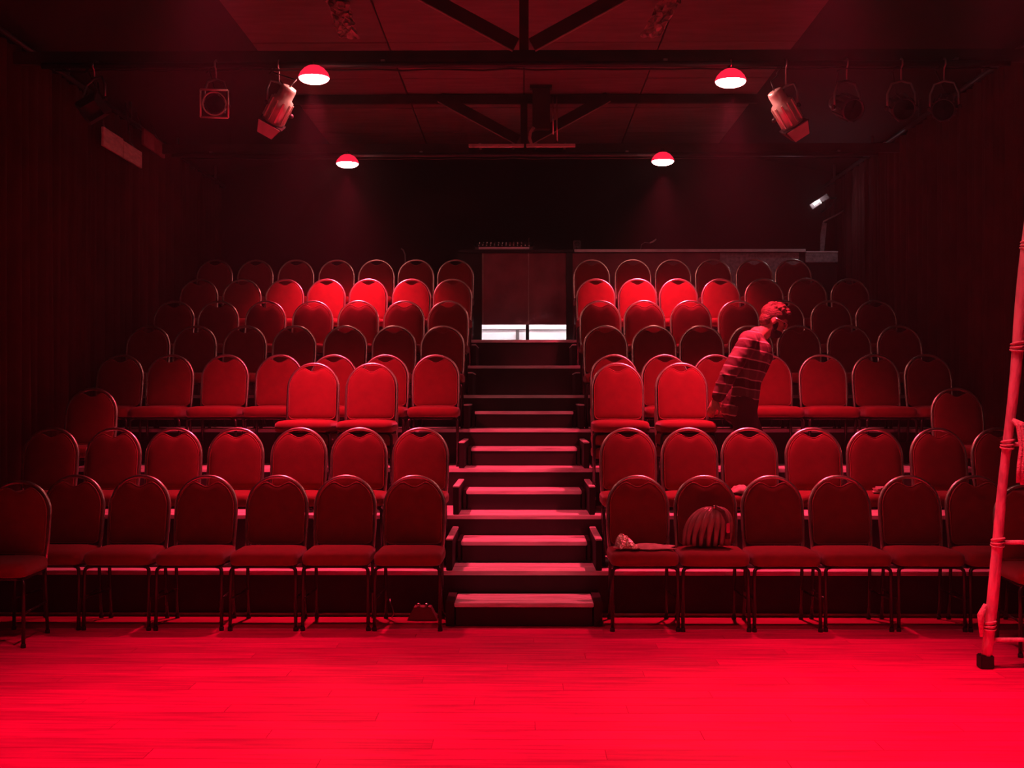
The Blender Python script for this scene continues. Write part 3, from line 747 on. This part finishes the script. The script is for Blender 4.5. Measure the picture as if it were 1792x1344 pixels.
# local frame: x forward (the person walks to the right of the picture), y away from the camera, z up from the platform
hip = Vector((0, 0, .86)); waist = Vector((.03, 0, 1.02)); chest = Vector((.115, 0, 1.22)); neckb = Vector((.135, 0, 1.36)); 
head = Vector((.265, -.01, 1.475))
shR = Vector((.035, -.185, 1.305)); elR = Vector((-.115, -.24, 1.085)); wrR = Vector((-.215, -.21, .865))
shL = Vector((.12, .185, 1.30)); elL = Vector((.12, .25, 1.06)); wrL = Vector((.07, .19, .87))
hpR = Vector((0, -.09, .84)); knR = Vector((.05, -.10, .45)); anR = Vector((-.12, -.10, .10))
hpL = Vector((0, .09, .84)); knL = Vector((.16, .09, .46)); anL = Vector((.22, .09, .08))
def limb(mb, pts, rs, n=14, ell=1.0, sub=4):
    P = []; R = []
    for i in range(len(pts) - 1):
        for k in range(sub):
            f = k / sub; P.append(pts[i].lerp(pts[i + 1], f)); R.append(rs[i] * (1 - f) + rs[i + 1] * f)
    P.append(pts[-1]); R.append(rs[-1])
    mb.tube(P, R, n, ell=ell); mb.ellipsoid(pts[0], (rs[0],) * 3, 12, 8); mb.ellipsoid(pts[-1], (rs[-1],) * 3, 12, 8)
def hand(mb, wr, d, palmn, thumbside):
    d = d.normalized(); palmn = (palmn - d * palmn.dot(d)).normalized(); sd_ = d.cross(palmn).normalized()
    pc = wr + d * .05
    M = Matrix((sd_, palmn, d)).transposed()
    mb.ellipsoid(pc, (.040, .017, .052), 14, 10, M)
    for k, (off, L_) in enumerate(((-.029, .062), (-.010, .074), (.010, .070), (.028, .054))):
        b0 = wr + d * .085 + sd_ * off; b1 = b0 + d * L_ * .5 + palmn * .008; b2 = b1 + d * L_ * .35 + palmn * .022
        mb.tube([b0 - d * .02, b0, b1, b2], [.0095, .0095, .009, .0075], 8); mb.ellipsoid(b2, (.0078,) * 3, 8, 6)
    t0 = wr + d * .035 + sd_ * thumbside * .032; t1 = t0 + d * .03 + sd_ * thumbside * .022 + palmn * .01; t2 = t1 + d * .03 + sd_ * thumbside * .004 + palmn * .012
    mb.tube([t0, t1, t2], [.012, .011, .009], 8); mb.ellipsoid(t2, (.009,) * 3, 8, 6)
mb = MB()
limb(mb, [hip, waist, chest, neckb], [.11, .105, .11, .07], 16)
limb(mb, [neckb - Vector((.02, 0, .04)), head + Vector((-.035, 0, -.05))], [.062, .056], 14)
HR = Matrix.Rotation(math.radians(24), 3, 'Y')          # the head tips forward
def hp_(x, y, z): return head + HR @ Vector((x, y, z))
mb.ellipsoid(head + HR @ Vector((-.012, 0, .022)), (.098, .077, .092), 20, 14, HR)
mb.ellipsoid(hp_(.028, 0, -.052), (.062, .058, .066), 18, 12, HR)
mb.tube([hp_(.083, 0, .022), hp_(.105, 0, -.012), hp_(.098, 0, -.026)], [.010, .015, .012], 10)       # nose
mb.ellipsoid(hp_(.082, 0, -.062), (.014, .025, .007), 10, 6, HR); mb.ellipsoid(hp_(.080, 0, -.074), (.013, .022, .007), 10, 6, HR)   # lips
mb.ellipsoid(hp_(.066, 0, -.10), (.024, .024, .018), 10, 8, HR)                                        # chin
mb.ellipsoid(hp_(.075, 0, .030), (.020, .055, .010), 12, 6, HR)                                        # brow
for sgn in (-1, 1):
    mb.ellipsoid(hp_(-.012, sgn * .078, -.012), (.020, .010, .032), 10, 8, HR)                         # ears
limb(mb, [shR, elR, wrR], [.048, .038, .027]); limb(mb, [shL, elL, wrL], [.048, .038, .027])
hand(mb, wrR, (wrR - elR), Vector((.6, .8, 0)), 1); hand(mb, wrL, (wrL - elL), Vector((-.3, -.9, 0)), -1)
limb(mb, [hpR, knR, anR], [.085, .056, .038]); limb(mb, [hpL, knL, anL], [.085, .056, .038])
for an, fz in ((anR, .03), (anL, .02)):
    limb(mb, [an, Vector((an.x + .05, an.y, .045)), Vector((an.x + .15, an.y, .03))], [.036, .036, .026], 10)
person = remesh(mb, 'person', 'skin', .0065, None, 2)
person.location = (PX, PYY, PZ)
tag(person, 'person in a striped shirt bending forward, walking along the emptied third row', 'person')
for sgn in (-1, 1):
    e = MB().ellipsoid(hp_(.072, sgn * .030, .008), (.010, .013, .010), 10, 8, HR).build('eye', 'glass_dark', person)
# hair
mb = MB()
mb.ellipsoid(head + HR @ Vector((-.022, 0, .042)), (.106, .085, .086), 22, 14, HR)
mb.ellipsoid(head + HR @ Vector((-.062, 0, -.01)), (.055, .074, .07), 16, 10, HR)
rr = random.Random(5)
for k in range(46):
    a = rr.uniform(0, 2 * PI); b = rr.uniform(.05, 1.1)
    p = Vector((-.018 + .104 * math.sin(b) * math.cos(a), .082 * math.sin(b) * math.sin(a), .045 + .083 * math.cos(b)))
    mb.tube([head + HR @ p, head + HR @ (p * 1.06 + Vector((.012, 0, .006))), head + HR @ (p * 1.06 + Vector((.032, .004, .000)))], [.013, .011, .004], 6)
remesh(mb, 'hair', 'hair', .006, person, 1)
mb = MB()
mb.ellipsoid(hp_(.035, 0, -.085), (.062, .060, .046), 18, 12, HR)
for sgn in (-1, 1): mb.ellipsoid(hp_(.012, sgn * .062, -.045), (.022, .012, .045), 10, 8, HR)
remesh(mb, 'beard', 'beard', .006, person, 1)
# glasses
gl = MB().tube([hp_(.098 + .004 * math.cos(q * PI / 8), -.033 + .024 * math.cos(q * PI / 8), .004 + .017 * math.sin(q * PI / 8)) for q in range(16)], .0025, 6, closed=True)
gl.tube([hp_(.098 + .004 * math.cos(q * PI / 8), .033 + .024 * math.cos(q * PI / 8), .004 + .017 * math.sin(q * PI / 8)) for q in range(16)], .0025, 6, closed=True)
for sgn in (-1, 1): gl.tube([hp_(.096, sgn * .058, .008), hp_(.05, sgn * .080, .010), hp_(-.015, sgn * .086, .008)], .003, 6)
gl.tube([hp_(.1, -.01, .006), hp_(.104, 0, .009), hp_(.1, .01, .006)], .0025, 6)
gl.build('glasses', 'chrome', person)
# shirt
mb = MB()
limb(mb, [Vector((-.01, 0, .80)), waist, chest, neckb - Vector((.015, 0, .035))], [.145, .135, .145, .085], 20)
for yy in (-.075, .075):
    limb(mb, [Vector((-.01, yy, .79)), waist + Vector((0, yy, 0)), chest + Vector((-.005, yy * 1.15, 0))], [.118, .112, .122], 16)
mb.tube([shR + Vector((-.01, 0, .005)), chest + Vector((.0, 0, .10)), shL], [.078, .085, .078], 14)
limb(mb, [shR, elR, wrR + (elR - wrR) * .12], [.078, .066, .052], 14); limb(mb, [shL, elL, wrL + (elL - wrL) * .12], [.078, .064, .050], 14)
rr = random.Random(11)
for k in range(7):          # folds on the sleeve
    f = k / 7; c = shR.lerp(elR, f * 1.6) if f < .6 else elR.lerp(wrR, (f - .6) * 2)
    dd = (elR - shR).normalized() if f < .6 else (wrR - elR).normalized(); o1 = dd.orthogonal().normalized(); o2 = dd.cross(o1); R = .072 - .018 * f
    mb.tube([c + o1 * R * math.cos(q * PI / 8) + o2 * R * math.sin(q * PI / 8) + dd * .012 * math.sin(q * PI / 8 + k) for q in range(16)], .010, 6, closed=True)
shirt = remesh(mb, 'shirt', 'striped_shirt', .009, person, 2)
mb = MB()
limb(mb, [Vector((0, -.06, .86)), Vector((0, .06, .86))], [.125, .125], 16)
limb(mb, [hpR, knR, anR + Vector((0, 0, .02))], [.112, .082, .068]); limb(mb, [hpL, knL, anL + Vector((0, 0, .02))], [.112, .082, .068])
remesh(mb, 'trousers', 'trousers', .011, person, 2)
for an in (anR, anL):
    mb = MB(); limb(mb, [Vector((an.x - .03, an.y, .055)), Vector((an.x + .05, an.y, .052)), Vector((an.x + .17, an.y, .04))], [.05, .048, .036], 12)
    mb.box(an.x - .08, an.x + .205, an.y - .045, an.y + .045, .003, .028, .006)
    remesh(mb, 'shoe', 'leather_black', .009, person, 2)
bpy.context.view_layer.update()

# ------------------------------------------------------------------ thin haze volume added for a soft glow across the room
hz = MB().box(-3.7, 3.7, -.6, 15.2, .02, 4.55).build('glow_haze', 'wall_black')
hm = bpy.data.materials.new('haze'); hm.use_nodes = True; nt = hm.node_tree; nt.nodes.clear()
out = nt.nodes.new('ShaderNodeOutputMaterial'); vs_ = nt.nodes.new('ShaderNodeVolumeScatter')
vs_.inputs['Density'].default_value = HAZE; vs_.inputs['Anisotropy'].default_value = 0.55
nt.links.new(vs_.outputs[0], out.inputs['Volume'])
hz.data.materials.clear(); hz.data.materials.append(hm)
tag(hz, 'thin haze added through the whole hall for a faint lamp glow', 'haze', kind='stuff')
